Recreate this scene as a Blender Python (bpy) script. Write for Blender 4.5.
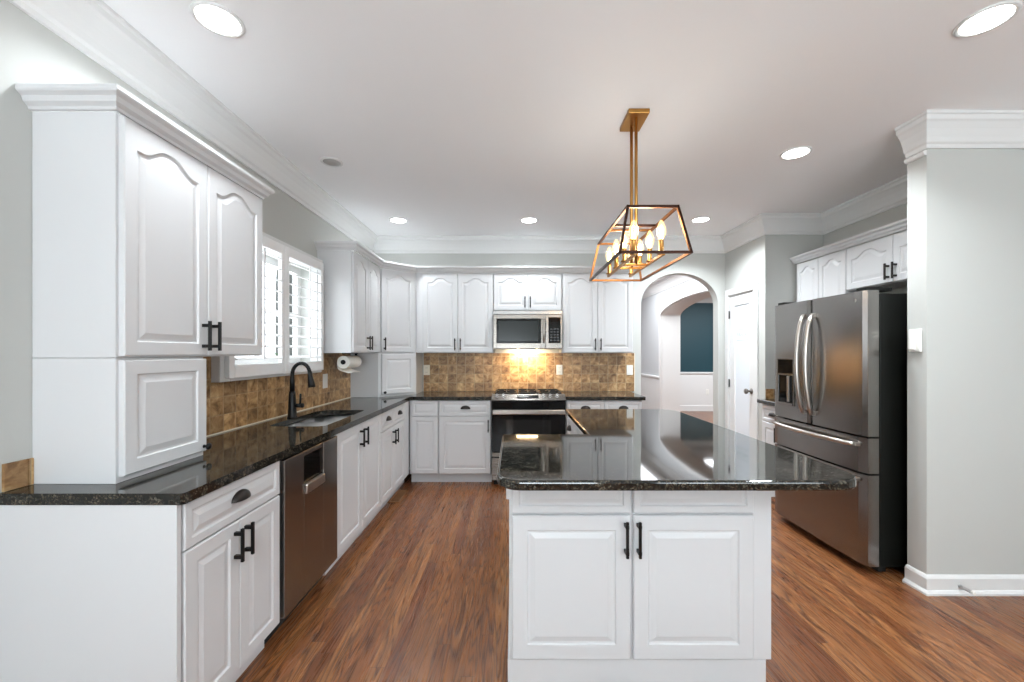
import bpy, bmesh, math, random
from mathutils import Vector, Matrix
random.seed(7)
PI = math.pi
S = bpy.context.scene
COL = S.collection
for o in list(bpy.data.objects):
    bpy.data.objects.remove(o)

# ------------------------------------------------------------------ camera
F_PX, CAM_Z = 410.0, 1.37
cam = bpy.data.cameras.new('camera')
cam.sensor_width = 36.0
cam.lens = F_PX / 1024 * 36
cam.shift_x = -2.0 / 1024
cam.shift_y = 11.5 / 1024
cam.clip_start = 0.02
camo = bpy.data.objects.new('camera', cam)
camo.location = (0, 0, CAM_Z)
camo.rotation_euler = (PI / 2, 0, 0)
COL.objects.link(camo)
S.camera = camo

# ------------------------------------------------------------------ view, world, lights
S.view_settings.view_transform = 'Standard'
S.view_settings.look = 'None'
S.view_settings.gamma = 1.0
S.view_settings.use_curve_mapping = False
S.view_settings.exposure = 1.12
S.cycles.use_denoising = True
S.cycles.max_bounces = 12
S.cycles.diffuse_bounces = 8
S.cycles.glossy_bounces = 5
S.cycles.transparent_max_bounces = 12
S.cycles.caustics_reflective = False
S.cycles.caustics_refractive = False
S.cycles.sample_clamp_indirect = 6.0

world = bpy.data.worlds.new('World')
S.world = world
world.use_nodes = True
wn = world.node_tree.nodes
bg = wn['Background']
bg.inputs['Color'].default_value = (0.88, 0.95, 1.0, 1)
bg.inputs['Strength'].default_value = 2.6

def area(name, loc, rot, sx, sy, power, color=(1, 1, 1), spread=PI, parent=None, shape='RECTANGLE'):
    l = bpy.data.lights.new(name, 'AREA')
    l.shape = shape
    l.size = sx
    if shape == 'RECTANGLE':
        l.size_y = sy
    l.energy = power
    l.color = color
    l.spread = spread
    o = bpy.data.objects.new(name, l)
    o.location = loc
    o.rotation_euler = rot
    COL.objects.link(o)
    if parent:
        o.parent = parent
    return o

# added fill lamps behind the viewer, aimed up to bounce off the ceiling
area('bounce_fill_left', (0.0, -2.6, 1.20), (PI / 2 + 1.15, 0, 0), 2.2, 1.2, 82, (0.82, 0.93, 1.0))
area('bounce_fill_right', (3.0, -2.6, 1.20), (PI / 2 + 1.15, 0, 0), 2.2, 1.2, 36, (0.82, 0.93, 1.0))
for _x in (-.3, 1.9):
    area('rear_ceiling_fill', (_x, -1.2, 2.69), (0, 0, 0), .5, .5, 12, (0.84, 0.94, 1.0), math.radians(150))  # added downward fill at ceiling height, no fixtures
pw = area('kitchen_window_portal', (-1.80, 2.845, 1.67), (0, -PI / 2, 0), 0.75, 1.04, 1)
pw.data.cycles.is_portal = True
area('hall_fill', (1.9, 7.0, 2.68), (0, 0, 0), 1.2, 2.5, 40, (0.92, 0.96, 1))  # added ceiling-level fill lamp for the hall, no fixture
area('dining_fill', (4.8, 7.2, 2.68), (0, 0, 0), 2.0, 2.5, 90, (0.92, 0.96, 1))  # fill lamp added under the dining room ceiling, no fixture

# ------------------------------------------------------------------ materials
def srgb(r, g, b):
    def f(c):
        c /= 255.0
        return c / 12.92 if c <= 0.04045 else ((c + 0.055) / 1.055) ** 2.4
    return (f(r), f(g), f(b), 1.0)

def mat(name, color, rough=0.5, metal=0.0, **kw):
    m = bpy.data.materials.new(name)
    m.use_nodes = True
    b = m.node_tree.nodes['Principled BSDF']
    b.inputs['Base Color'].default_value = color if len(color) == 4 else (*color, 1)
    b.inputs['Roughness'].default_value = rough
    b.inputs['Metallic'].default_value = metal
    for k, v in kw.items():
        b.inputs[k].default_value = v
    return m

class N:
    """small node helper"""
    def __init__(self, m):
        self.nt = m.node_tree
        self.b = self.nt.nodes['Principled BSDF']
    def n(self, t, **kw):
        nd = self.nt.nodes.new(t)
        for k, v in kw.items():
            setattr(nd, k, v)
        return nd
    def l(self, a, b):
        self.nt.links.new(a, b)
    def val(self, x, sock):
        if isinstance(x, (int, float)):
            sock.default_value = x
        else:
            self.l(x, sock)
    def math(self, op, a, b=0.0, c=0.0):
        nd = self.n('ShaderNodeMath', operation=op)
        self.val(a, nd.inputs[0]); self.val(b, nd.inputs[1]); self.val(c, nd.inputs[2])
        return nd.outputs[0]
    def pos(self):
        g = self.n('ShaderNodeNewGeometry')
        return g.outputs['Position']
    def sep(self, v):
        s = self.n('ShaderNodeSeparateXYZ'); self.l(v, s.inputs[0]); return s.outputs
    def comb(self, x, y, z):
        c = self.n('ShaderNodeCombineXYZ')
        self.val(x, c.inputs[0]); self.val(y, c.inputs[1]); self.val(z, c.inputs[2])
        return c.outputs[0]
    def noise(self, v, scale, detail=3, rough=0.5, dist=0.0):
        nd = self.n('ShaderNodeTexNoise')
        self.l(v, nd.inputs['Vector'])
        nd.inputs['Scale'].default_value = scale
        nd.inputs['Detail'].default_value = detail
        nd.inputs['Roughness'].default_value = rough
        nd.inputs['Distortion'].default_value = dist
        return nd.outputs['Fac']
    def ramp(self, f, stops, interp='LINEAR'):
        r = self.n('ShaderNodeValToRGB')
        r.color_ramp.interpolation = interp
        el = r.color_ramp.elements
        while len(el) < len(stops):
            el.new(0.5)
        for e, (p, c) in zip(el, stops):
            e.position = p
            e.color = c if len(c) == 4 else (*c, 1)
        self.l(f, r.inputs[0])
        return r.outputs[0]
    def mix(self, f, a, b, mode='MIX'):
        nd = self.n('ShaderNodeMix', data_type='RGBA', blend_type=mode)
        self.val(f, nd.inputs[0])
        for x, i in ((a, 6), (b, 7)):
            if isinstance(x, tuple):
                nd.inputs[i].default_value = x if len(x) == 4 else (*x, 1)
            else:
                self.l(x, nd.inputs[i])
        return nd.outputs[2]
    def bump(self, h, strength=0.2, dist=0.002):
        nd = self.n('ShaderNodeBump')
        nd.inputs['Strength'].default_value = strength
        nd.inputs['Distance'].default_value = dist
        self.l(h, nd.inputs['Height'])
        self.l(nd.outputs[0], self.b.inputs['Normal'])

M = {}
M['white'] = mat('white_cabinet_paint', srgb(207, 207, 208), 0.32)
M['trim'] = mat('white_trim_paint', srgb(222, 222, 221), 0.38)
M['shutter'] = mat('white_shutter_paint', srgb(240, 240, 240), 0.4)
M['black'] = mat('matte_black_metal', srgb(10, 10, 11), 0.4, 0.0, **{'Specular IOR Level': .3})
M['bronze'] = mat('dark_bronze_metal', srgb(48, 43, 41), 0.35, 0.6)
M['frame'] = mat('dark_bronze_frame', srgb(62, 38, 28), 0.35, 0.8)
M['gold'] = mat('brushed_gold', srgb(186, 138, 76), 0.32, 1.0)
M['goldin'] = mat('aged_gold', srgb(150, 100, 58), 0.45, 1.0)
M['chrome'] = mat('chrome', (0.8, 0.8, 0.8), 0.12, 1.0)
M['plastic'] = mat('white_plastic', srgb(236, 235, 230), 0.35)
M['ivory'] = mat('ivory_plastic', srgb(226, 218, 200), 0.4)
M['blackglass'] = mat('black_glass', (0.004, 0.004, 0.004), 0.05, 0.0, **{'Specular IOR Level': .22})
M['blackpaint'] = mat('black_appliance_side', srgb(14, 15, 12), 0.45, 0.0, **{'Specular IOR Level': .25})
M['iron'] = mat('cast_iron', srgb(20, 20, 21), 0.6)
M['rubber'] = mat('dark_gap', srgb(12, 12, 12), 0.8)
M['paper'] = mat('paper_towel', srgb(240, 237, 230), 0.95)
M['bark'] = mat('bark', srgb(40, 42, 40), 0.9)
M['leaf'] = mat('leaf', srgb(40, 66, 36), 0.8)
M['card'] = mat('grey_cardboard', srgb(90, 80, 70), 0.9)
M['etch'] = mat('etched_lettering', srgb(176, 184, 190), 0.5)
M['frost'] = mat('frosted_glass', srgb(226, 232, 238), 0.25)
M['oakvent'] = mat('oak_register', srgb(134, 92, 58), 0.45)
M['teal'] = mat('teal_wall_paint', srgb(12, 54, 64), 0.55)
M['spring'] = mat('steel_spring', (0.5, 0.5, 0.5), 0.35, 1.0)

def wall_paint(name, c, bumpy=0.05):
    m = mat(name, c, 0.75)
    n = N(m)
    n.bump(n.noise(n.pos(), 220, 2), bumpy, 0.001)
    return m
M['wall'] = wall_paint('greige_wall_paint', srgb(190, 191, 187))
M['ceiling'] = wall_paint('white_ceiling_paint', srgb(246, 246, 247))
M['hallgrey'] = wall_paint('grey_hall_paint', srgb(196, 198, 200))

def emis(name, c, s):
    m = mat(name, c, 0.5)
    b = m.node_tree.nodes['Principled BSDF']
    b.inputs['Emission Color'].default_value = c
    b.inputs['Emission Strength'].default_value = s
    return m
M['lens'] = emis('lit_lens', (1, 0.98, 0.95, 1), 6)
M['lensoff'] = mat('unlit_lens', srgb(170, 170, 168), 0.5)
M['filament'] = emis('lit_filament', (1, 0.74, 0.42, 1), 30)
M['lampdiff'] = emis('lit_cooktop_lamp', (1, 0.75, 0.42, 1), 10)

# clear pane glass: transparent with a fresnel reflection
def pane_glass(name, tint=(1, 1, 1, 1), emission=None):
    m = bpy.data.materials.new(name)
    m.use_nodes = True
    nt = m.node_tree
    nt.nodes.clear()
    out = nt.nodes.new('ShaderNodeOutputMaterial')
    tr = nt.nodes.new('ShaderNodeBsdfTransparent'); tr.inputs[0].default_value = tint
    gl = nt.nodes.new('ShaderNodeBsdfGlossy'); gl.inputs['Roughness'].default_value = 0.02
    fr = nt.nodes.new('ShaderNodeFresnel'); fr.inputs[0].default_value = 1.45
    mx = nt.nodes.new('ShaderNodeMixShader')
    geo = nt.nodes.new('ShaderNodeNewGeometry')
    inv = nt.nodes.new('ShaderNodeMath'); inv.operation = 'SUBTRACT'; inv.inputs[0].default_value = 1.0
    nt.links.new(geo.outputs['Backfacing'], inv.inputs[1])
    mul = nt.nodes.new('ShaderNodeMath'); mul.operation = 'MULTIPLY'
    nt.links.new(fr.outputs[0], mul.inputs[0]); nt.links.new(inv.outputs[0], mul.inputs[1])
    nt.links.new(mul.outputs[0], mx.inputs[0]); nt.links.new(tr.outputs[0], mx.inputs[1]); nt.links.new(gl.outputs[0], mx.inputs[2])
    if emission:
        em = nt.nodes.new('ShaderNodeEmission'); em.inputs[0].default_value = emission[0]; em.inputs[1].default_value = emission[1]
        ad = nt.nodes.new('ShaderNodeAddShader')
        nt.links.new(mx.outputs[0], ad.inputs[0]); nt.links.new(em.outputs[0], ad.inputs[1])
        nt.links.new(ad.outputs[0], out.inputs[0])
    else:
        nt.links.new(mx.outputs[0], out.inputs[0])
    return m
M['glass'] = pane_glass('window_glass')
M['bulb'] = pane_glass('lit_bulb_glass', (1, 0.92, 0.8, 1), ((1, 0.66, 0.28, 1), .5))

# brushed stainless steel
def steel(name, c, rough, vertical=False):
    m = mat(name, c, rough, 1.0)
    n = N(m)
    x, y, z = n.sep(n.pos())
    v = n.comb(n.math('MULTIPLY', x, 6.0), n.math('MULTIPLY', y, 6.0), n.math('MULTIPLY', z, 500.0)) if not vertical else \
        n.comb(n.math('MULTIPLY', x, 400.0), n.math('MULTIPLY', y, 400.0), n.math('MULTIPLY', z, 5.0))
    f = n.noise(v, 1.0, 3)
    r = n.n('ShaderNodeMapRange')
    n.l(f, r.inputs[0])
    r.inputs[3].default_value = rough - 0.02
    r.inputs[4].default_value = rough + 0.03
    n.l(r.outputs[0], n.b.inputs['Roughness'])
    return m
M['steel'] = steel('brushed_stainless', srgb(126, 120, 114), 0.27)
M['steel_dark'] = steel('dark_brushed_stainless', srgb(142, 139, 136), 0.24)
M['steel_light'] = mat('light_stainless', srgb(186, 179, 172), 0.28, 1.0)
M['sink'] = steel('sink_stainless', srgb(190, 190, 188), 0.3)

# polished black granite
def granite():
    m = mat('polished_dark_granite', (0.01, 0.01, 0.01), 0.05)
    n = N(m)
    p = n.pos()
    vor = n.n('ShaderNodeTexVoronoi', feature='F1')
    vor.inputs['Scale'].default_value = 230
    n.l(p, vor.inputs['Vector'])
    s = n.sep(vor.outputs['Color'])
    big = n.noise(p, 28, 4, 0.65, 0.6)
    fine = n.noise(p, 140, 3, 0.6)
    base = n.ramp(big, [(0.35, (0.004, 0.0045, 0.004)), (0.55, (0.013, 0.012, 0.010)), (0.72, (0.045, 0.038, 0.028))])
    flk = n.ramp(n.math('MULTIPLY', s[0], n.math('ADD', big, 0.35)), [(0.62, (0, 0, 0)), (0.86, (0.13, 0.11, 0.078))])
    c = n.mix(1.0, base, flk, 'ADD')
    c2 = n.mix(n.math('MULTIPLY', fine, 0.5), c, (0.010, 0.010, 0.009, 1))
    n.l(c2, n.b.inputs['Base Color'])
    n.b.inputs['IOR'].default_value = 1.5
    return m
M['granite'] = granite()

# oak strip floor, boards along Y
def oak():
    m = mat('oak_strip_floor', (0.2, 0.1, 0.05), 0.25)
    n = N(m)
    x, y, z = n.sep(n.pos())
    W = 0.066
    xi = n.math('DIVIDE', n.math('ADD', x, 10.0), W)
    row = n.math('FLOOR', xi)
    fx = n.math('FRACT', xi)
    wn1 = n.n('ShaderNodeTexWhiteNoise', noise_dimensions='1D'); n.l(row, wn1.inputs['W'])
    off = n.math('MULTIPLY', wn1.outputs['Value'], 1.7)
    yi = n.math('DIVIDE', n.math('ADD', n.math('ADD', y, 20.0), off), 1.15)
    brd = n.math('FLOOR', yi)
    fy = n.math('FRACT', yi)
    wn2 = n.n('ShaderNodeTexWhiteNoise', noise_dimensions='2D')
    n.l(n.comb(row, brd, 0.0), wn2.inputs['Vector'])
    rnd = wn2.outputs['Value']
    rc = n.sep(wn2.outputs['Color'])
    # cathedral grain: rings of stretched distorted noise
    v = n.comb(n.math('ADD', n.math('MULTIPLY', x, 9.0), n.math('MULTIPLY', rnd, 37.0)),
               n.math('ADD', n.math('MULTIPLY', y, 0.75), n.math('MULTIPLY', rc[1], 53.0)), 0.0)
    g1 = n.noise(v, 1.3, 2, 0.45, 0.4)
    rings = n.math('FRACT', n.math('MULTIPLY', g1, 13.0))
    rl = n.math('ABSOLUTE', n.math('SUBTRACT', rings, 0.5))
    ringf = n.math('MULTIPLY', rl, 2.0)
    v2 = n.comb(n.math('MULTIPLY', x, 150.0), n.math('MULTIPLY', y, 5.0), n.math('MULTIPLY', rnd, 20.0))
    fib = n.noise(v2, 1.0, 4, 0.6)
    tone = n.ramp(rnd, [(0.0, srgb(116, 67, 38)), (0.35, srgb(146, 92, 54)), (0.7, srgb(162, 108, 66)), (1.0, srgb(128, 76, 45))])
    c = n.mix(n.math('MULTIPLY', n.math('POWER', ringf, 2.0), 0.80), tone, srgb(50, 24, 13))
    c = n.mix(n.math('MULTIPLY', n.math('SUBTRACT', fib, 0.32), 1.1), c, srgb(46, 22, 12))
    v3 = n.comb(n.math('MULTIPLY', x, 1.2), n.math('MULTIPLY', y, 0.6), 0.0)
    gap = n.math('MAXIMUM', n.math('GREATER_THAN', n.math('ABSOLUTE', n.math('SUBTRACT', fx, 0.5)), 0.488),
                 n.math('GREATER_THAN', n.math('ABSOLUTE', n.math('SUBTRACT', fy, 0.5)), 0.4988))
    c = n.mix(n.math('MULTIPLY', gap, 0.6), c, srgb(48, 28, 18))
    n.l(c, n.b.inputs['Base Color'])
    rr = n.n('ShaderNodeMapRange'); n.l(fib, rr.inputs[0]); rr.inputs[3].default_value = 0.2; rr.inputs[4].default_value = 0.36
    n.l(rr.outputs[0], n.b.inputs['Roughness'])
    n.bump(n.math('SUBTRACT', fib, gap), 0.08, 0.001)
    return m
M['oak'] = oak()

# tumbled brown stone tile; horizontal axis 'x' or 'y'
def tile(name, axis, size=0.104):
    m = mat(name, (0.25, 0.16, 0.08), 0.4)
    n = N(m)
    x, y, z = n.sep(n.pos())
    h = x if axis == 'x' else y
    hi = n.math('DIVIDE', n.math('ADD', h, 10.03), size)
    zi = n.math('DIVIDE', n.math('SUBTRACT', z, 0.912), size)
    ch = n.math('FLOOR', hi); cz = n.math('FLOOR', zi)
    fh = n.math('ABSOLUTE', n.math('SUBTRACT', n.math('FRACT', hi), 0.5))
    fz = n.math('ABSOLUTE', n.math('SUBTRACT', n.math('FRACT', zi), 0.5))
    jit = n.math('MULTIPLY', n.math('SUBTRACT', n.noise(n.pos(), 45, 3), 0.5), 0.035)
    edge = n.math('ADD', n.math('MAXIMUM', fh, fz), jit)
    wn = n.n('ShaderNodeTexWhiteNoise', noise_dimensions='2D'); n.l(n.comb(ch, cz, 0.0), wn.inputs['Vector'])
    rnd = wn.outputs['Value']
    p2 = n.comb(n.math('ADD', h, n.math('MULTIPLY', rnd, 9.0)), z, n.math('MULTIPLY', rnd, 5.0))
    cl = n.noise(p2, 15, 5, 0.62, 0.6)
    c = n.ramp(cl, [(0.28, srgb(92, 62, 34)), (0.42, srgb(150, 112, 70)), (0.56, srgb(186, 148, 102)), (0.74, srgb(220, 190, 144))])
    tint = n.ramp(rnd, [(0.0, (0.66, 0.63, 0.60)), (0.5, (0.92, 0.92, 0.92)), (1.0, (1.12, 1.10, 1.05))])
    c = n.mix(1.0, c, tint, 'MULTIPLY')
    gr = n.ramp(edge, [(0.455, (0, 0, 0)), (0.485, (1, 1, 1))])
    c = n.mix(n.math('MULTIPLY', gr, 0.75 if axis == 'x' else .40), c, srgb(182, 160, 124))
    n.l(c, n.b.inputs['Base Color'])
    hgt = n.math('SUBTRACT', n.math('MULTIPLY', cl, 0.5), gr)
    n.bump(hgt, 0.45, 0.003)
    return m
M['tile_x'] = tile('brown_stone_tile_back', 'x')
M['tile_y'] = tile('brown_stone_tile_side', 'y')

# ------------------------------------------------------------------ mesh helpers
class MB:
    def __init__(self):
        self.bm = bmesh.new()
        self.mi = 0
    def _tag(self, faces):
        for f in faces:
            f.material_index = self.mi
    def box(self, x0, x1, y0, y1, z0, z1, bev=0.0, seg=2):
        r = bmesh.ops.create_cube(self.bm, size=1.0)
        vs = r['verts']
        for v in vs:
            v.co = Vector((x0 + (v.co.x + .5) * (x1 - x0), y0 + (v.co.y + .5) * (y1 - y0), z0 + (v.co.z + .5) * (z1 - z0)))
        fs = set(f for v in vs for f in v.link_faces)
        self._tag(fs)
        if bev:
            es = list(set(e for v in vs for e in v.link_edges))
            rb = bmesh.ops.bevel(self.bm, geom=es, offset=bev, segments=seg, affect='EDGES', profile=0.5)
            self._tag(rb['faces'])
        return self
    def quadbox(self, pts, z0, z1, bev=0):
        return self.prism([(p[0], p[1]) for p in pts], z0, z1)
    def prism(self, poly, a0, a1, axis='z', holes=()):
        """extrude a 2-D polygon; axis 'z': (x,y); 'y': (x,z); 'x': (y,z)"""
        def P(u, v, a):
            return {'z': (u, v, a), 'y': (u, a, v), 'x': (a, u, v)}[axis]
        bm = self.bm
        if not holes:
            lo = [bm.verts.new(P(u, v, a0)) for u, v in poly]
            hi = [bm.verts.new(P(u, v, a1)) for u, v in poly]
            fs = [bm.faces.new(lo), bm.faces.new(hi)]
            k = len(poly)
            for i in range(k):
                fs.append(bm.faces.new((lo[i], lo[(i + 1) % k], hi[(i + 1) % k], hi[i])))
        else:
            fs = []
            loops = [poly] + list(holes)
            allv = []
            for a in (a0, a1):
                es = []; lv = []
                for lp in loops:
                    vs = [bm.verts.new(P(u, v, a)) for u, v in lp]
                    lv.append(vs)
                    for i in range(len(vs)):
                        es.append(bm.edges.new((vs[i], vs[(i + 1) % len(vs)])))
                r = bmesh.ops.triangle_fill(bm, edges=es, use_beauty=True, use_dissolve=False)
                fs += [g for g in r['geom'] if isinstance(g, bmesh.types.BMFace)]
                allv.append(lv)
            for lo, hi in zip(*allv):
                k = len(lo)
                for i in range(k):
                    fs.append(bm.faces.new((lo[i], lo[(i + 1) % k], hi[(i + 1) % k], hi[i])))
        self._tag(fs)
        bmesh.ops.recalc_face_normals(bm, faces=fs)
        return self
    def cyl(self, p0, p1, r0, r1=None, seg=16, cap=True):
        p0 = Vector(p0); p1 = Vector(p1)
        r1 = r0 if r1 is None else r1
        d = p1 - p0
        q = d.to_track_quat('Z', 'Y').to_matrix()
        bm = self.bm
        A = [bm.verts.new(p0 + q @ Vector((r0 * math.cos(2 * PI * i / seg), r0 * math.sin(2 * PI * i / seg), 0))) for i in range(seg)]
        B = [bm.verts.new(p1 + q @ Vector((r1 * math.cos(2 * PI * i / seg), r1 * math.sin(2 * PI * i / seg), 0))) for i in range(seg)]
        fs = []
        for i in range(seg):
            f = bm.faces.new((A[i], A[(i + 1) % seg], B[(i + 1) % seg], B[i])); f.smooth = True; fs.append(f)
        if cap:
            fs.append(bm.faces.new(list(reversed(A)))); fs.append(bm.faces.new(B))
        self._tag(fs)
        return self
    def tube(self, pts, r, seg=12, cap=True):
        """round tube along points; r a number or one per point"""
        pts = [Vector(p) for p in pts]
        rs = r if isinstance(r, (list, tuple)) else [r] * len(pts)
        bm = self.bm
        rings = []
        up = Vector((0, 0, 1))
        t0 = (pts[1] - pts[0]).normalized()
        ref = t0.orthogonal().normalized()
        for i, p in enumerate(pts):
            a = pts[max(0, i - 1)]; b = pts[min(len(pts) - 1, i + 1)]
            t = (b - a).normalized()
            ref = (ref - t * ref.dot(t)).normalized()
            bi = t.cross(ref)
            rings.append([bm.verts.new(p + (ref * math.cos(2 * PI * k / seg) + bi * math.sin(2 * PI * k / seg)) * rs[i]) for k in range(seg)])
        fs = []
        for A, B in zip(rings, rings[1:]):
            for k in range(seg):
                f = bm.faces.new((A[k], A[(k + 1) % seg], B[(k + 1) % seg], B[k])); f.smooth = True; fs.append(f)
        if cap:
            fs.append(bm.faces.new(list(reversed(rings[0])))); fs.append(bm.faces.new(rings[-1]))
        self._tag(fs)
        return self
    def lathe(self, prof, origin=(0, 0, 0), axis='z', seg=24, smooth=True):
        """prof: (radius, along) pairs"""
        o = Vector(origin); bm = self.bm
        def P(r, a, t):
            c, s = r * math.cos(t), r * math.sin(t)
            return o + {'z': Vector((c, s, a)), 'y': Vector((c, a, s)), 'x': Vector((a, c, s))}[axis]
        rings = []
        for r, a in prof:
            if r < 1e-6:
                rings.append([bm.verts.new(P(0, a, 0))])
            else:
                rings.append([bm.verts.new(P(r, a, 2 * PI * k / seg)) for k in range(seg)])
        fs = []
        for A, B in zip(rings, rings[1:]):
            for k in range(seg):
                a0 = A[k % len(A)]; a1 = A[(k + 1) % len(A)]; b0 = B[k % len(B)]; b1 = B[(k + 1) % len(B)]
                vs = []
                for v in (a0, a1, b1, b0):
                    if v not in vs:
                        vs.append(v)
                if len(vs) > 2:
                    f = bm.faces.new(vs); f.smooth = smooth; fs.append(f)
        for R in (rings[0], rings[-1]):
            if len(R) > 2:
                try:
                    fs.append(bm.faces.new(R))
                except ValueError:
                    pass
        self._tag(fs)
        bmesh.ops.recalc_face_normals(bm, faces=fs)
        return self
    def sweep(self, prof, path, closed=False, base_z=0.0):
        """prof: closed loop (out, z); path: (x, y); 'out' is to the right of travel"""
        bm = self.bm
        P = [Vector(p) for p in path]
        k = len(P)
        rings = []
        for i in range(k):
            ds = []
            if i > 0: ds.append((P[i] - P[i - 1]).normalized())
            if i < k - 1: ds.append((P[i + 1] - P[i]).normalized())
            ns = [Vector((d.y, -d.x)) for d in ds]
            if len(ns) == 2:
                mm = (ns[0] + ns[1]).normalized()
                mm = mm / max(0.2, mm.dot(ns[0]))
            else:
                mm = ns[0]
            rings.append([bm.verts.new((P[i].x + mm.x * o, P[i].y + mm.y * o, base_z + z)) for o, z in prof])
        fs = []
        q = len(prof)
        for A, B in zip(rings, rings[1:]):
            for j in range(q):
                fs.append(bm.faces.new((A[j], A[(j + 1) % q], B[(j + 1) % q], B[j])))
        fs.append(bm.faces.new(rings[0])); fs.append(bm.faces.new(list(reversed(rings[-1]))))
        self._tag(fs)
        bmesh.ops.recalc_face_normals(bm, faces=fs)
        return self
    def panel(self, w, h, t=0.02, rise=0.0, stile=0.055, raised=True, x0=0.0, z0=0.0, yb=0.0):
        """raised-panel front, back at y=yb, face towards -y; rise > 0 gives a cathedral-arched top"""
        bm = self.bm
        K = 28 if rise else 1
        def ring(i, y, arch):
            pts = [(i, i), (w - i, i)]
            for k in range(K + 1):
                u = k / K
                xx = (w - i) + (2 * i - w) * u
                zz = h - i
                if arch:
                    s = abs(2 * u - 1)
                    f = 0.5 + 0.5 * math.cos(PI * min(1, max(0, s - .10) / 0.72))
                    zz = h - i - rise * (1 - f)
                pts.append((xx, zz))
            return [bm.verts.new((x0 + a, yb + y, z0 + b)) for a, b in pts]
        R = [ring(0, 0, False), ring(0, -t + .004, False), ring(.004, -t, False)]
        ar = rise > 0
        R.append(ring(stile, -t, ar))
        R.append(ring(stile + .005, -t + .006, ar))
        if raised:
            R.append(ring(stile + .012, -t + .0065, ar))
            R.append(ring(stile + min(.034, w * .12, h * .2), -t + .001, ar))
        fs = []
        for A, B in zip(R, R[1:]):
            q = len(A)
            for j in range(q):
                fs.append(bm.faces.new((A[j], A[(j + 1) % q], B[(j + 1) % q], B[j])))
        fs.append(bm.faces.new(R[-1])); fs.append(bm.faces.new(list(reversed(R[0]))))
        self._tag(fs)
        bmesh.ops.recalc_face_normals(bm, faces=fs)
        return self
    def build(self, name, mats, parent=None, loc=(0, 0, 0), rz=0.0, bevel=0.0, bseg=2, smooth=False):
        me = bpy.data.meshes.new(name)
        self.bm.to_mesh(me)
        self.bm.free()
        for m in (mats if isinstance(mats, (list, tuple)) else [mats]):
            me.materials.append(M[m] if isinstance(m, str) else m)
        if smooth:
            for p in me.polygons:
                p.use_smooth = True
        o = bpy.data.objects.new(name, me)
        COL.objects.link(o)
        o.location = loc
        o.rotation_euler = (0, 0, rz)
        if parent:
            o.parent = parent
        if bevel:
            b = o.modifiers.new('bevel', 'BEVEL')
            b.width = bevel; b.segments = bseg; b.limit_method = 'ANGLE'; b.angle_limit = math.radians(40)
        return o

def thing(name, label, cat, loc=(0, 0, 0), rz=0.0, group=None):
    o = bpy.data.objects.new(name, None)
    o.empty_display_size = 0.1
    COL.objects.link(o)
    o.location = loc
    o.rotation_euler = (0, 0, rz)
    return tag(o, label, cat, group)
def tag(o, label, cat, group=None):
    o['label'] = label; o['category'] = cat
    if group: o['group'] = group
    return o
def struct(o):
    o['kind'] = 'structure'
    return o

# ------------------------------------------------------------------ dimensions
XL, YB, ZC = -1.67, 4.80, 2.71          # left wall, back wall, ceiling
XP, YR, XR = 2.475, 4.04, 3.05          # pantry wall, return wall, right wall
PX, PY0, PY1 = 2.35, 2.335, 2.45        # stub wall beside the fridge
CT = 0.914                              # worktop height

# ------------------------------------------------------------------ room shell
struct(MB().box(-1.82, 6.6, -3.12, 9.8, -0.10, 0.0).build('floor', 'oak'))
struct(MB().box(-1.82, 6.6, -3.12, 9.8, ZC, ZC + .10).build('ceiling', 'ceiling'))
WY0, WY1, WZ0, WZ1 = 2.32, 3.37, 1.285, 2.055
b = MB()
b.prism([(-3.0, 0), (4.80, 0), (4.80, ZC), (-3.0, ZC)], -1.82, XL, 'x', holes=[[(WY0, WZ0), (WY1, WZ0), (WY1, WZ1), (WY0, WZ1)]])
struct(b.build('wall_left', 'wall'))

def arch_pts(c, a, spring, rise, n=28):
    return [(c + a * math.cos(PI * i / n), spring + rise * math.sin(PI * i / n)) for i in range(n + 1)]
AX0, AX1 = 1.487, 2.39
ap = arch_pts((AX0 + AX1) / 2, (AX1 - AX0) / 2, 1.93, 0.37)
b = MB(); b.prism([(-1.82, 0), (-1.82, ZC), (2.475, ZC), (2.475, 0), (AX1, 0)] + ap + [(AX0, 0)], 4.80, 4.92, 'y')
struct(b.build('wall_back', 'wall'))
# pantry wall with a door opening
DY0, DY1, DZ = 4.215, 4.715, 2.02
b = MB(); b.prism([(YR, 0), (YR, ZC), (4.92, ZC), (4.92, 0), (DY1, 0), (DY1, DZ), (DY0, DZ), (DY0, 0)], XP, XP + .12, 'x')
struct(b.build('wall_pantry', 'wall'))
struct(MB().box(XP + .12, XR + .12, YR, YR + .12, 0, ZC).build('wall_return', 'wall'))
struct(MB().box(XR, XR + .12, PY1, YR, 0, ZC).build('wall_right', 'wall'))
struct(MB().box(PX, 4.72, PY0, PY1, 0, ZC).build('wall_stub', 'wall'))
struct(MB().box(4.60, 4.72, -3.0, PY0, 0, ZC).build('wall_far_right', 'wall'))
RZ0, RZ1 = .95, 2.1
b = MB(); b.prism([(-1.82, 0), (4.72, 0), (4.72, ZC), (-1.82, ZC)], -3.12, -3.0, 'y',
                  holes=[[(-.9, RZ0), (.3, RZ0), (.3, RZ1), (-.9, RZ1)], [(2.4, RZ0), (3.2, RZ0), (3.2, RZ1), (2.4, RZ1)]])
struct(b.build('wall_rear', 'wall'))
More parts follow.
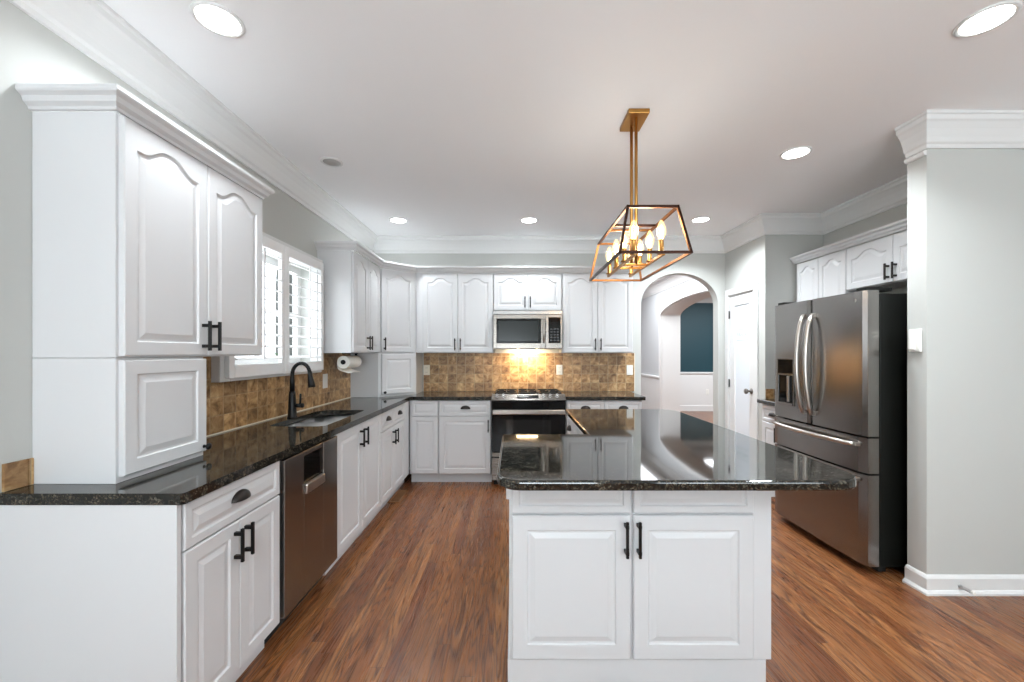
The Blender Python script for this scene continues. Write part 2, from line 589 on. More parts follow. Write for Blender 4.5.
# hall and dining room beyond the arch
HX, HY1, FY = 2.80, 7.75, 9.60
ap2 = arch_pts((5.0 + HY1) / 2, (HY1 - 5.0) / 2, 2.05, 0.22)
b = MB(); b.prism([(4.92, 0), (4.92, ZC), (FY, ZC), (FY, 0), (HY1, 0)] + ap2 + [(5.0, 0)], HX, HX + .34, 'x')
struct(b.build('wall_hall', ['hallgrey']))
struct(MB().box(0.6, HX + .5, FY, FY + .12, 0, ZC).build('wall_hall_end', 'hallgrey'))
struct(MB().box(0.48, 0.6, 4.92, FY + .12, 0, ZC).build('wall_hall_left', 'hallgrey'))
struct(MB().box(HX + .5, 6.6, FY, FY + .12, 0, ZC).build('wall_dining_end', 'teal'))
struct(MB().box(6.48, 6.6, 4.92, FY, 0, ZC).build('wall_dining_right', 'teal'))
struct(MB().box(HX + .34, 6.6, 4.80, 4.92, 0, ZC).build('wall_dining_near', 'teal'))
struct(MB().box(XP + .12, HX + .34, 4.80, 4.92, 0, ZC).build('wall_hall_near', 'hallgrey'))

# crown mouldings of the room
CROWN = [(0, -.18), (.014, -.18), (.018, -.160), (.030, -.150), (.038, -.125), (.056, -.085), (.078, -.055), (.090, -.045), (.094, -.022), (.104, -.016), (.104, -.001), (0, -.001)]
b = MB(); b.sweep(CROWN, [(XL, -3.0), (XL, YB), (XP, YB), (XP, YR), (XR, YR), (XR, PY1)], base_z=ZC)
struct(b.build('trim_1', 'trim'))
C2 = [(o * .72, z * 1.0) for o, z in CROWN]
b = MB(); b.sweep(C2, [(PX, PY1), (PX, PY0), (4.6, PY0)], base_z=ZC)
b.sweep([(0, -.02), (.012, -.02), (.020, -.008), (.020, .004), (0, .010)], [(PX, PY1), (PX, PY0)], base_z=ZC - .195)
struct(b.build('trim_2', 'trim'))
b = MB(); b.sweep(CROWN, [(0.6, FY), (HX, FY), (HX, 4.92)], base_z=ZC); struct(b.build('trim_3', 'trim'))
b = MB(); b.sweep(CROWN, [(HX + .34, FY), (6.48, FY)], base_z=ZC); struct(b.build('trim_4', 'trim'))
# wainscot and chair rails beyond the arch
def wains(nm, path):
    b = MB()
    b.sweep([(0, 0), (.022, 0), (.022, .13), (.014, .14), (.014, .85), (.03, .865), (.04, .885), (.04, .905), (0, .915)], path)
    struct(b.build(nm, 'trim'))
wains('trim_5', [(0.6, FY), (HX, FY), (HX, HY1 + .0705)])
wains('trim_6', [(HX + .34, FY), (6.48, FY)])
# white casing of the hall arch
co = arch_pts((5.0 + HY1) / 2, (HY1 - 5.0) / 2 + .07, 2.05, 0.29)
ci = arch_pts((5.0 + HY1) / 2, (HY1 - 5.0) / 2, 2.05, 0.22)
b = MB()
poly = [(HY1, 0.0), (HY1 + .07, 0.0)] + co + [(4.93, 0), (5.0, 0.0)] + list(reversed(ci))
b.prism(poly, HX - .042, HX - .001, 'x')
ring_o, ring_i = ci, arch_pts((5.0 + HY1) / 2, (HY1 - 5.0) / 2 - .012, 2.05, 0.208)
b.prism([(HY1 - .012, 0), (HY1, 0)] + ring_o + [(5.0, 0), (5.012, 0)] + list(reversed(ring_i)), HX, HX + .34, 'x')
struct(b.build('trim_7', 'trim'))

# baseboards
BASE = [(0, 0), (.030, 0), (.030, .012), (.022, .022), (.016, .026), (.016, .088), (.010, .100), (.004, .106), (0, .106)]
b = MB(); b.sweep(BASE, [(PX, PY1), (PX, PY0), (4.6, PY0)]); struct(b.build('baseboard_right', 'trim'))
b = MB(); b.sweep(BASE, [(XP, DY0 - .075), (XP, YR)]); struct(b.build('baseboard_pantry', 'trim'))
b = MB(); b.sweep(BASE, [(1.40, YB), (AX0, YB)]); struct(b.build('baseboard_back', 'trim'))
b = MB(); b.sweep(BASE, [(XL, -3.0), (XL, 1.30)]); struct(b.build('baseboard_left', 'trim'))

# rear glazing (behind the viewer): two wide windows
for i, (a, c) in enumerate(((-.9, .3), (2.4, 3.2))):
    w = struct(MB().box(a, a + .06, -3.1, -3.02, RZ0, RZ1).box(c - .06, c, -3.1, -3.02, RZ0, RZ1).box(a + .06, c - .06, -3.1, -3.02, RZ0, RZ0 + .06)
               .box(a + .06, c - .06, -3.1, -3.02, RZ1 - .06, RZ1).box((a + c) / 2 - .03, (a + c) / 2 + .03, -3.1, -3.02, RZ0 + .06, RZ1 - .06).build('window_%d' % (i + 2), 'trim'))
    MB().box(a + .06, (a + c) / 2 - .03, -3.065, -3.06, RZ0 + .06, RZ1 - .06).box((a + c) / 2 + .03, c - .06, -3.065, -3.06, RZ0 + .06, RZ1 - .06).build('pane', 'glass', w)

# ------------------------------------------------------------------ kitchen window with plantation shutters
OY0, OY1, OZ0, OZ1 = 2.25, 3.44, 1.205, 2.13
cas = MB()
for (y0, y1, z0, z1) in ((OY0, OY0 + .082, OZ0, OZ1), (OY1 - .082, OY1, OZ0, OZ1), (OY0 + .082, OY1 - .082, OZ1 - .077, OZ1), (OY0 + .082, OY1 - .082, OZ0, OZ0 + .082)):
    cas.box(XL + .001, XL + .058, y0, y1, z0, z1, .004)
cas.box(XL + .001, XL + .066, OY0 - .0, OY1, OZ1 - .012, OZ1 + .012, .004)
win = struct(cas.build('window_1', 'trim'))
s = MB()
for (y0, y1, z0, z1) in ((WY0, WY0 + .05, WZ0, WZ1), (WY1 - .05, WY1, WZ0, WZ1), (WY0 + .05, WY1 - .05, WZ0, WZ0 + .05), (WY0 + .05, WY1 - .05, WZ1 - .05, WZ1),
                         (WY0 + .05, WY1 - .05, 1.645, 1.685), (2.83, 2.86, WZ0 + .05, 1.645), (2.83, 2.86, 1.685, WZ1 - .05)):
    s.box(-1.79, -1.755, y0, y1, z0, z1)
s.build('sash', 'trim', win)
MB().box(-1.774, -1.771, WY0 + .05, WY1 - .05, WZ0 + .05, WZ1 - .05).build('pane', 'glass', win)

def shutter(y0, y1, label, group):
    zb, zt = OZ0 + .02, OZ1 - .02
    t = thing('plantation_shutter', label, 'shutter', (XL + .0735, y0, zb), 0, group)
    W = y1 - y0; H = zt - zb
    st, rl_b, rl_t = .045, .075, .065
    f = MB()
    f.box(-.014, .014, 0, st, 0, H, .003).box(-.014, .014, W - st, W, 0, H, .003)
    f.box(-.014, .014, st, W - st, 0, rl_b, .003).box(-.014, .014, st, W - st, H - rl_t, H, .003)
    f.build('frame', 'shutter', t)
    n = 10
    z0 = rl_b; z1 = H - rl_t
    pitch = (z1 - z0) / n
    for i in range(n):
        lv = MB()
        pts = []
        L = .031
        for k in range(16):
            a = 2 * PI * k / 16
            pts.append((L * math.cos(a), .0052 * math.sin(a)))
        ang = math.radians(16)
        pts = [(p[0] * math.cos(ang) + p[1] * math.sin(ang), -p[0] * math.sin(ang) + p[1] * math.cos(ang)) for p in pts]
        lv.prism(pts, st + .002, W - st - .002, 'y')
        lv.build('louver', 'shutter', t, (0, 0, z0 + pitch * (i + .5)), smooth=False)
    MB().box(.0345, .0435, W / 2 - .005, W / 2 + .005, z0 + .03, z1 - .02, .002).build('tilt_rod', 'shutter', t)
    return t
MIDY = (OY0 + OY1) / 2
shutter(OY0 + .03, MIDY - .002, 'white louvered shutter on the left half of the window, partly behind the tall cabinet', 'window shutters')
shutter(MIDY + .002, OY1 - .03, 'white louvered shutter over the right half of the sink window, behind the faucet', 'window shutters')

# tree outside the window
t = thing('tree', 'dark tree trunk with green leaves seen outside between the shutter louvers', 'tree', (-6.25, 11.2, 0))
MB().tube([(0, 0, 0), (.02, 0, 1.5), (-.01, 0, 3.2), (.05, .02, 5.5)], [.30, .26, .23, .16]).build('trunk', 'bark', t)
lf = MB()
for i in range(150):
    r = .28 * math.sqrt(random.random()); a = random.random() * 2 * PI
    c = Vector((r * math.cos(a), r * math.sin(a), .2 + 1.25 * random.random()))
    d = Vector((random.uniform(-1, 1), random.uniform(-1, 1), random.uniform(-.3, 1))).normalized() * .09
    e = d.orthogonal().normalized() * .04
    vs = [lf.bm.verts.new(c - d), lf.bm.verts.new(c + e), lf.bm.verts.new(c + d), lf.bm.verts.new(c - e)]
    lf.bm.faces.new(vs)
lf.build('leaves', 'leaf', t)

# ------------------------------------------------------------------ cabinet hardware
def bar_pull(parent, x, z, L=.135, y=-.02, m='black', horizontal=False):
    b = MB()
    b.box(x - .0055, x + .0055, y - .036, y - .025, z - L / 2, z + L / 2, .0015)
    for s_ in (-1, 1):
        zz = z + s_ * (L / 2 - .020)
        b.box(x - .007, x + .007, y - .034, y, zz - .007, zz + .007, .001)
    return b.build('bar_handle', m, parent)
def cup_pull(parent, x, z, y=-.02, a=.052, m='bronze'):
    b = MB(); bm = b.bm
    def surf(k, off=0.0):
        g = []
        for i in range(17):
            ph = PI * i / 16
            row = []
            for j in range(9):
                ps = PI / 2 * j / 8
                A, D, B = a - off, .028 - off, .036 - off
                row.append(bm.verts.new((x + A * math.cos(ph), y - D * math.sin(ph) * math.cos(ps), z - .012 + B * math.sin(ph) * math.sin(ps))))
            g.append(row)
        return g
    for off in (0.0, .003):
        g = surf(0, off)
        for i in range(16):
            for j in range(8):
                f = bm.faces.new((g[i][j], g[i + 1][j], g[i + 1][j + 1], g[i][j + 1])); f.smooth = True
    bmesh.ops.remove_doubles(bm, verts=bm.verts, dist=.0004)
    return b.build('cup_pull', m, parent)
def knob(parent, x, z, y=-.02, r=.014, m='black'):
    b = MB()
    b.lathe([(0, 0), (.008, 0), (.0055, -.006), (.0055, -.012), (r, -.018), (r, -.025), (.006, -.029), (0, -.029)], (x, y, z), 'y', 18)
    return b.build('knob', m, parent)

def cabinet(name, label, cat, origin, rz, W, D, H, fronts, toe=None, group=None, body=True, toe_w=None):
    """local frame: x along the face, y into the wall, z up; face at y = 0, fronts stand 20 mm proud"""
    t = thing(name, label, cat, origin, rz, group)
    zb = toe[0] if toe else 0.0
    cb = MB()
    if body == 'open':
        cb.box(0, .005, 0, D, zb, H).box(W - .005, W, 0, D, zb, H).box(.005, W - .005, 0, D, zb, zb + .018).box(.005, W - .005, D - .006, D, zb + .018, H).box(.005, W - .005, 0, .018, zb + .018, H)
    else:
        cb.box(0, W, 0, D, zb, H)
    cb.build('carcass', 'white', t)
    if toe:
        tx0, tx1 = toe_w or (0, W)
        MB().box(tx0, tx1, toe[1], toe[1] + .015, 0, zb).build('toe_kick', 'white', t)
    for fr in fronts:
        kind, x0, x1, z0, z1 = fr[:5]
        opt = fr[5] if len(fr) > 5 else {}
        rise = opt.get('rise', 0.0)
        d = MB().panel(x1 - x0, z1 - z0, .02, rise, opt.get('stile', .052 if kind == 'door' else .03))
        dn = 'drawer' if kind == 'drawer' else 'door'
        do = d.build(dn, 'white', t, (x0, -.0005, z0))
        for hd in opt.get('hw', []):
            hk, hx, hz = hd[:3]
            if hk == 'bar': bar_pull(do, hx, hz, *(hd[3:]))
            elif hk == 'cup': cup_pull(do, hx, hz)
            elif hk == 'knob': knob(do, hx, hz)
    return t

LEFT, RIGHT, DIAG = PI / 2, -PI / 2, PI / 4
LX = -1.11                      # carcass face of the left base run
g = .002

# --- near base cabinet (drawer over two doors), left run
Wn = .57
cabA = cabinet('base_cabinet', 'white base cabinet in the left foreground, left of the dishwasher, drawer over two doors', 'cabinet',
    (LX, 1.345, 0), LEFT, Wn, .558, .875, [
    ('drawer', .012, Wn - .006, .712, .868, {'hw': [('cup', Wn / 2 - .01, .088)]}),
    ('door', .012, Wn / 2 - g, .112, .706, {'hw': [('bar', Wn / 2 - .03 - .012, .506, .13)]}),
    ('door', Wn / 2 + g, Wn - .006, .112, .706, {'hw': [('bar', .03, .506, .13)]}),
    ], toe=(.105, .05), group='white base cabinets', toe_w=(0, Wn - .01))
MB().box(-.018, 0.0, -.018, .558, 0, .875, .001).build('end_panel', 'white', cabA)

# --- dishwasher
dw = thing('dishwasher', 'stainless steel dishwasher in the left base run with a black pocket handle', 'dishwasher', (-1.10, 1.922, 0), LEFT)
DWW = .588
MB().box(.004, DWW - .004, .03, .54, .10, .868).build('tub', 'blackpaint', dw)
MB().box(.004, DWW - .004, .07, .085, 0, .10).build('toe_kick', 'rubber', dw)
px0, px1 = .185, .40
d = MB()
d.box(.006, px0, -.022, .03, .115, .862, .003).box(px1, DWW - .006, -.022, .03, .115, .862, .003).box(px0, px1, -.022, .03, .115, .655, .003)
d.box(px0, px1, -.018, .03, .835, .862, .003)
d.build('door', 'steel_dark', dw)
MB().box(px0 + .001, px1 - .001, -.010, .029, .656, .834).build('control_panel', 'blackglass', dw)
MB().box(px0 + .006, px1 - .006, -.036, -.010, .640, .690, .006).build('pocket_handle', 'steel_light', dw)

# --- sink base and next base
Wb = .845
cabinet('base_cabinet', 'white sink base cabinet under the faucet, two full-height doors with paired bar handles', 'cabinet',
    (LX, 2.517, 0), LEFT, Wb, .558, .875, [
    ('door', .006, Wb / 2 - g, .112, .868, {'hw': [('bar', Wb / 2 - .045, .655, .13)]}),
    ('door', Wb / 2 + g, Wb - .006, .112, .868, {'hw': [('bar', .04, .655, .13)]}),
    ], toe=(.105, .05), group='white base cabinets', body='open')
Wc = .71
cabinet('base_cabinet', 'white base cabinet between the sink base and the corner, two cup-pull drawers over two doors', 'cabinet',
    (LX, 3.364, 0), LEFT, Wc, .558, .875, [
    ('drawer', .006, Wc / 2 - g, .712, .868, {'hw': [('cup', Wc / 4, .086)]}),
    ('drawer', Wc / 2 + g, Wc - .006, .712, .868, {'hw': [('cup', Wc / 4, .086)]}),
    ('door', .006, Wc / 2 - g, .112, .706, {'hw': [('bar', Wc / 2 - .045, .50, .13)]}),
    ('door', Wc / 2 + g, Wc - .006, .112, .706, {'hw': [('bar', .035, .50, .13)]}),
    ], toe=(.105, .05), group='white base cabinets')
BY = 4.27                        # carcass face of the back base run
cornr = thing('corner_filler', 'white filler post closing the inner corner of the base cabinets', 'cabinet', (LX, 4.076, 0), LEFT)
MB().box(0, BY - 4.076, 0, .558, .105, .875).build('carcass', 'white', cornr)
MB().box(0, BY - 4.076 - .02, -.02, 0, .112, .868).build('filler_panel', 'white', cornr)
MB().box(0, .26, .05, .065, 0, .105).build('toe_kick', 'white', cornr)
Wd = .30
cabinet('base_cabinet', 'narrow white base cabinet in the back left corner, drawer and door without handles', 'cabinet',
    (-1.085, BY, 0), 0, Wd, .528, .875, [
    ('drawer', .022, Wd - .004, .712, .868, {'stile': .025}), ('door', .022, Wd - .004, .112, .706, {'stile': .045})],
    toe=(.105, .07), group='white base cabinets')
We = .545
cabinet('base_cabinet', 'white base cabinet left of the range with one cup-pull drawer over one door', 'cabinet',
    (-.782, BY, 0), 0, We, .528, .875, [
    ('drawer', .006, We - .006, .712, .868, {'hw': [('cup', We / 2, .084)]}),
    ('door', .006, We - .006, .112, .706, {'hw': [('bar', We - .035, .50, .13, -.02, 'bronze')]})],
    toe=(.105, .07), group='white base cabinets')
Wf = .795
cabinet('base_cabinet', 'white base cabinet right of the range with two cup-pull drawers, mostly behind the island', 'cabinet',
    (.538, BY, 0), 0, Wf, .528, .875, [
    ('drawer', .006, Wf / 2 - g, .712, .868, {'hw': [('cup', Wf / 4, .084)]}),
    ('drawer', Wf / 2 + g, Wf - .006, .712, .868, {'hw': [('cup', Wf / 4, .084)]}),
    ('door', .006, Wf / 2 - g, .112, .706, {'hw': [('bar', Wf / 2 - .045, .50)]}),
    ('door', Wf / 2 + g, Wf - .006, .112, .706, {'hw': [('bar', .035, .50)]})],
    toe=(.105, .07), group='white base cabinets')

# --- worktops
def rounded(poly, radii, n=8):
    out = []
    k = len(poly)
    for i, (p, r) in enumerate(zip(poly, radii)):
        p = Vector(p)
        if r <= 0:
            out.append(tuple(p)); continue
        a = (Vector(poly[i - 1]) - p).normalized(); c = (Vector(poly[(i + 1) % k]) - p).normalized()
        ang = a.angle(c); d = r / math.tan(ang / 2)
        cen = p + (a + c).normalized() * (r / math.sin(ang / 2))
        s0 = p + a * d; s1 = p + c * d
        v0 = s0 - cen; v1 = s1 - cen
        a0 = math.atan2(v0.y, v0.x); da = math.atan2(v1.y, v1.x) - a0
        da = (da + PI) % (2 * PI) - PI
        for j in range(n + 1):
            a_ = a0 + da * j / n
            out.append((cen.x + r * math.cos(a_), cen.y + r * math.sin(a_)))
    return out
SX0, SX1, SY0, SY1 = -1.53, -1.175, 2.53, 3.25
sink_hole = rounded([(SX0, SY0), (SX1, SY0), (SX1, SY1), (SX0, SY1)], [.06, .05, .05, .10])
b = MB()
b.prism(rounded([(XL + .002, 1.325), (-1.07, 1.325), (-1.07, 4.225), (-.235, 4.225), (-.235, YB - .002), (XL + .002, YB - .002)], [0, .012, .03, .004, 0, 0], 5), .8765, CT, 'z', holes=[sink_hole])
tag(b.build('worktop', 'granite', bevel=.006, bseg=3), 'black granite worktop along the left wall and round the corner, holding the sink', 'worktop')
b = MB(); b.prism(rounded([(.535, 4.225), (1.36, 4.225), (1.36, YB - .002), (.535, YB - .002)], [.004, .012, 0, 0], 5), .8765, CT, 'z')
tag(b.build('worktop', 'granite', bevel=.006, bseg=3), 'short black granite worktop right of the range', 'worktop')

# --- sink
sk = thing('sink', 'double bowl stainless steel undermount sink below the window', 'sink', (0, 0, .64))
def bowl(y0, y1, nm):
    x0, x1 = SX0 - .006, SX1 + .006
    top = rounded([(x0, y0), (x1, y0), (x1, y1), (x0, y1)], [.055] * 4, 6)
    m = MB(); bm = m.bm
    cx, cy = (x0 + x1) / 2, (y0 + y1) / 2
    rings = []
    for z, k in ((.2355, 1.0), (.06, .97), (.035, .94), (.022, .86), (.018, .2)):
        rings.append([bm.verts.new((cx + (u - cx) * k, cy + (v - cy) * k, z)) for u, v in top])
    for A, B in zip(rings, rings[1:]):
        q = len(A)
        for j in range(q):
            f = bm.faces.new((A[j], A[(j + 1) % q], B[(j + 1) % q], B[j])); f.smooth = True
    bm.faces.new(rings[-1])
    o = m.build(nm, 'sink', sk)
    so = o.modifiers.new('thickness', 'SOLIDIFY'); so.thickness = .002; so.offset = -1
    dr = MB(); dr.lathe([(0, .022), (.012, .022), (.03, .024), (.042, .024), (.044, .019)], (cx, cy, 0), 'z', 24)
    dr.build('drain', 'chrome', o)
midy = 2.885
bowl(SY0 - .006, midy - .012, 'bowl'); bowl(midy + .012, SY1 + .006, 'bowl')
MB().box(SX0, SX1, midy - .0115, midy + .0115, .19, .222, .004).build('divider', 'steel_light', sk)

# --- faucet
fx, fy = -1.552, 2.87
fa = thing('faucet', 'matte black gooseneck pull-down faucet behind the sink', 'faucet', (fx, fy, CT))
b = MB(); b.lathe([(0, 0), (.033, 0), (.033, .006), (.029, .012), (.027, .05), (.022, .16), (.019, .185), (0, .185)], seg=24); b.build('body', 'black', fa)
pts = [(0, 0, .18), (0, 0, .26)]
R = .062
for i in range(13):
    a = PI - PI * .93 * i / 12
    pts.append((R + R * math.cos(a), 0, .30 + R * 1.3 * math.sin(a)))
pts = [(x, y, z) for x, y, z in pts]
b = MB(); b.tube(pts, [.0165] * 2 + [.0125] * 13, 14); b.build('spout', 'black', fa)
ex, _, ez = pts[-1]
b = MB(); b.tube([(ex - .001, 0, ez + .008), (ex + .003, 0, ez - .03), (ex + .010, 0, ez - .075), (ex + .014, 0, ez - .105)], [.013, .016, .022, .025], 16); b.build('spray_head', 'black', fa)
b = MB(); b.cyl((.015, 0, .085), (.062, 0, .085), .014).cyl((.055, 0, .085), (.058, 0, .168), .0075, .006).lathe([(0, .062), (.015, .062), (.017, .07), (.015, .078), (0, .078)], (0, 0, .085), 'x', 16)
b.build('lever', 'black', fa)

# --- backsplash tiles (thin slabs on the walls)
b = MB()
b.box(XL + .001, XL + .009, 1.823, OY0 - .001, CT + .001, 1.349).box(XL + .001, XL + .009, OY0 + .0, OY1, CT + .001, OZ0 - .001).box(XL + .001, XL + .009, OY1 + .001, 4.167, CT + .001, 1.363)
bl_ = tag(b.build('backsplash', 'tile_y'), 'brown stone tile backsplash on the left wall below the window', 'backsplash')
MB().box(XL + .0092, XL + .016, 1.823, 4.167, CT + .0005, CT + .007).build('joint_strip', 'ivory', bl_)  # thin ivory strip along the joint of worktop and tile
b = MB(); b.box(XL + .001, XL + .010, 1.335, 1.40, CT + .001, 1.006, .001).box(XL + .001, XL + .010, 1.403, 1.418, CT + .001, 1.006, .001)
tag(b.build('backsplash', 'tile_y'), 'short low piece of brown tile at the near end of the left worktop', 'backsplash')
b = MB(); b.box(-1.055, 1.405, YB - .009, YB - .001, CT + .001, 1.363)
bs = tag(b.build('backsplash', 'tile_x'), 'brown stone tile backsplash on the back wall behind the range', 'backsplash')
MB().box(1.406, 1.414, YB - .010, YB - .001, CT + .001, 1.363).build('edge_strip', 'ivory', bs)
b = MB(); b.box(2.48, XR - .001, YR - .009, YR - .001, CT + .001, 1.012)
tag(b.build('backsplash', 'tile_x'), 'low brown tile upstand beside the pantry door and refrigerator', 'backsplash')

# ------------------------------------------------------------------ wall cabinets
UZ0, UZ1 = 1.367, 2.235
UX, UY = -1.38, 4.48
RISE = .048
CORN = [(0, 0), (.012, 0), (.015, .010), (.028, .020), (.034, .036), (.046, .044), (.050, .050), (.050, .064), (0, .064)]
H = UZ1 - UZ0
def up_door(x0, x1, side, z0=.006, z1=None, hz=.085, m='bronze', L=.13):
    z1 = H - .006 if z1 is None else z1
    w = x1 - x0
    hw = [('bar', (.028 if side == 'l' else w - .028), hz, L, -.02, m)] if side else []
    return ('door', x0, x1, z0, z1, {'rise': min(RISE, w * .14), 'hw': hw, 'stile': .05})
# near-left upper
NZ0 = 1.352
NH = 2.204 - NZ0
Wt = .805
nl = cabinet('wall_cabinet', 'tall white two-door wall cabinet in the left foreground with black bar handles', 'cabinet', (UX, 1.42, NZ0), LEFT, Wt, .288, NH, [
    up_door(.010, Wt / 2 - g, 'r', m='black', z1=NH - .006), up_door(Wt / 2 + g, Wt - .006, 'l', m='black', z1=NH - .006)], group='white wall cabinets')
b = MB(); b.sweep([(-o, z) for o, z in CORN][::-1], [(Wt, .288), (Wt, -.002), (0, -.002), (0, .288)], base_z=NH + .001)
b.build('cornice', 'white', nl)
# near-left box standing on the worktop
Wg = .40
nb = cabinet('countertop_cabinet', 'white one-door cabinet standing on the worktop below the tall left wall cabinet', 'cabinet', (UX, 1.42, CT + .001), LEFT, Wg, .288, NZ0 - CT - .003, [
    ('door', .010, Wg - .004,   .022, NZ0 - CT - .010, {'hw': [('knob', Wg - .032, .022)], 'stile': .05})], group='countertop cabinets')
# left wall upper beyond the window
Wu = .690
ul = cabinet('wall_cabinet', 'white two-door wall cabinet on the left wall between the window and the corner', 'cabinet', (UX, 3.475, UZ0), LEFT, Wu, .288, H, [
    up_door(.008, Wu / 2 - g, 'r'), up_door(Wu / 2 + g, Wu - .004, 'l')], group='white wall cabinets')
# corner unit
c0, c1 = (UX, 4.17), (-1.07, UY)
foot = [(XL + .002, 4.17), c0, c1, (c1[0], YB - .002), (XL + .002, YB - .002)]
dl = (Vector(c1) - Vector(c0)).length
cu = thing('wall_cabinet', 'white diagonal corner wall cabinet with one arched door', 'cabinet', (c0[0], c0[1], UZ0), 0, 'white wall cabinets')
MB().prism([(x - c0[0], y - c0[1]) for x, y in foot], 0, H).build('carcass', 'white', cu)
dd = MB().panel(dl - .05, H - .012, .02, RISE, .05).build('door', 'white', cu, (.025 * .7071 + .0005, .025 * .7071 - .0005, .006), DIAG)
bar_pull(dd, .028, .085, .13, -.02, 'bronze')
gu = thing('countertop_cabinet', 'white diagonal corner cabinet standing on the worktop with one small door', 'cabinet', (c0[0], c0[1], CT + .001), 0, 'countertop cabinets')
GH = UZ0 - CT - .003
MB().prism([(x - c0[0], y - c0[1]) for x, y in foot], 0, GH).build('carcass', 'white', gu)
dd = MB().panel(dl - .06, GH - .035, .02, 0, .05).build('door', 'white', gu, (.03 * .7071 + .0005, .03 * .7071 - .0005, .024), DIAG)
knob(dd, .025, .022)
# back wall uppers
W1 = .843
cabinet('wall_cabinet', 'white two-door wall cabinet on the back wall left of the microwave', 'cabinet', (-1.068, UY, UZ0), 0, W1, .318, H, [
    up_door(.075, .455, 'r'), up_door(.459, W1 - .004, 'l')], group='white wall cabinets')
W2 = .744
H2 = UZ1 - 1.825
m_ = thing('wall_cabinet', 'short white two-door wall cabinet above the microwave', 'cabinet', (-.223, UY, 1.825), 0, 'white wall cabinets')
MB().box(0, W2, 0, .318, 0, H2).build('carcass', 'white', m_)
for x0, x1, hx in ((.004, W2 / 2 - g, W2 / 2 - .034), (W2 / 2 + g, W2 - .004, .026)):
    do = MB().panel(x1 - x0, H2 - .012, .02, .045, .05).build('door', 'white', m_, (x0, -.0005, .006))
    bar_pull(do, hx, .085, .125, -.02, 'bronze')
W3 = .775
cabinet('wall_cabinet', 'white two-door wall cabinet on the back wall right of the microwave', 'cabinet', (.524, UY, UZ0), 0, W3, .318, H, [
    up_door(.010, W3 / 2 - g, 'r'), up_door(W3 / 2 + g, W3 - .006, 'l')], group='white wall cabinets')
# cornice across these units: left end return, left run, diagonal, back run
b = MB(); b.sweep(CORN, [(XL + .003, 3.473), (UX + .021, 3.473), (UX + .021, 4.165), (-1.075, UY - .021), (1.301, UY - .021), (1.301, YB - .003)], base_z=UZ1 + .001)
tag(b.build('cabinet_cornice', 'white'), 'white cornice running along the tops of the left corner and back wall cabinets', 'cornice')

# ------------------------------------------------------------------ microwave
mw = thing('microwave', 'stainless steel over-the-range microwave with a dark glass door', 'microwave', (-.221, 4.40, 1.408))
MW, MH = .740, .414
MB().box(.004, MW - .004, .03, .395, 0.0, MH).build('body', 'blackpaint', mw)
MB().box(.0, MW, .0, .03, MH - .042, MH - .002, .002).build('vent_grille', 'steel_dark', mw)
df = MB()
DX1 = .555
df.box(.0, .035, -.012, .03, .004, MH - .046, .003).box(DX1 - .045, DX1, -.012, .03, .004, MH - .046, .003)
df.box(.035, DX1 - .045, -.012, .03, .004, .062, .003).box(.035, DX1 - .045, -.012, .03, MH - .09, MH - .046, .003)
dfo = df.build('door', 'steel', mw)
MB().box(.036, DX1 - .046, -.004, .02, .063, MH - .091).build('window', 'blackglass', dfo)
MB().box(.055, DX1 - .075, -.0055, -.0041, .085, MH - .115).build('mesh_screen', mat('dark_screen', srgb(26, 30, 28), .15, 0.0, **{'Specular IOR Level': .25}), dfo)
b = MB(); b.tube([(DX1 - .018, -.012, .07), (DX1 - .018, -.035, .085), (DX1 - .018, -.042, .18), (DX1 - .018, -.035, MH - .12), (DX1 - .018, -.012, MH - .105)], .011, 12)
b.build('handle', 'steel_light', dfo)
cp = MB().box(DX1 + .003, MW, -.012, .03, .004, MH - .046, .003).build('control_frame', 'steel', mw)
MB().box(DX1 + .035, MW - .02, -.014, -.0125, .062, MH - .075).build('control_panel', 'blackglass', cp)
bt = MB()
for r_ in range(5):
    for c_ in range(3):
        bt.box(DX1 + .055 + c_ * .034, DX1 + .055 + c_ * .034 + .022, -.0146, -.0141, .085 + r_ * .03, .100 + r_ * .03)
bt.build('keypad', mat('grey_keys', srgb(70, 70, 72), .5), cp)
MB().box(.28, .46, .02, .10, -.012, -.001, .003).build('lamp_cover', 'steel_light', mw)
MB().box(.25, .49, .20, .26, -.003, -.0005).build('lamp_lens', 'lampdiff', mw)
area('cooktop_lamp', (.37, .24, -.012), (math.radians(28), 0, 0), .24, .05, 3.6, (1, .78, .50), parent=mw)

# ------------------------------------------------------------------ range
rg = thing('gas_range', 'stainless and black slide-in gas range below the microwave', 'range', (-.229, 4.19, 0))
RW = .758
MB().box(.002, RW - .002, .04, .595, .06, .905).build('body', 'blackpaint', rg)
MB().box(.02, RW - .02, .07, .09, 0, .06).build('plinth', 'rubber', rg)
MB().box(.0, RW, .075, .597, .9055, .922, .004).build('cooktop', 'steel_dark', rg)
b = MB(); b.prism([(.0, .872), (-.018, .885), (.055, .938), (.075, .938), (.075, .872)], 0, RW, 'x')
b.build('control_panel', 'steel', rg)
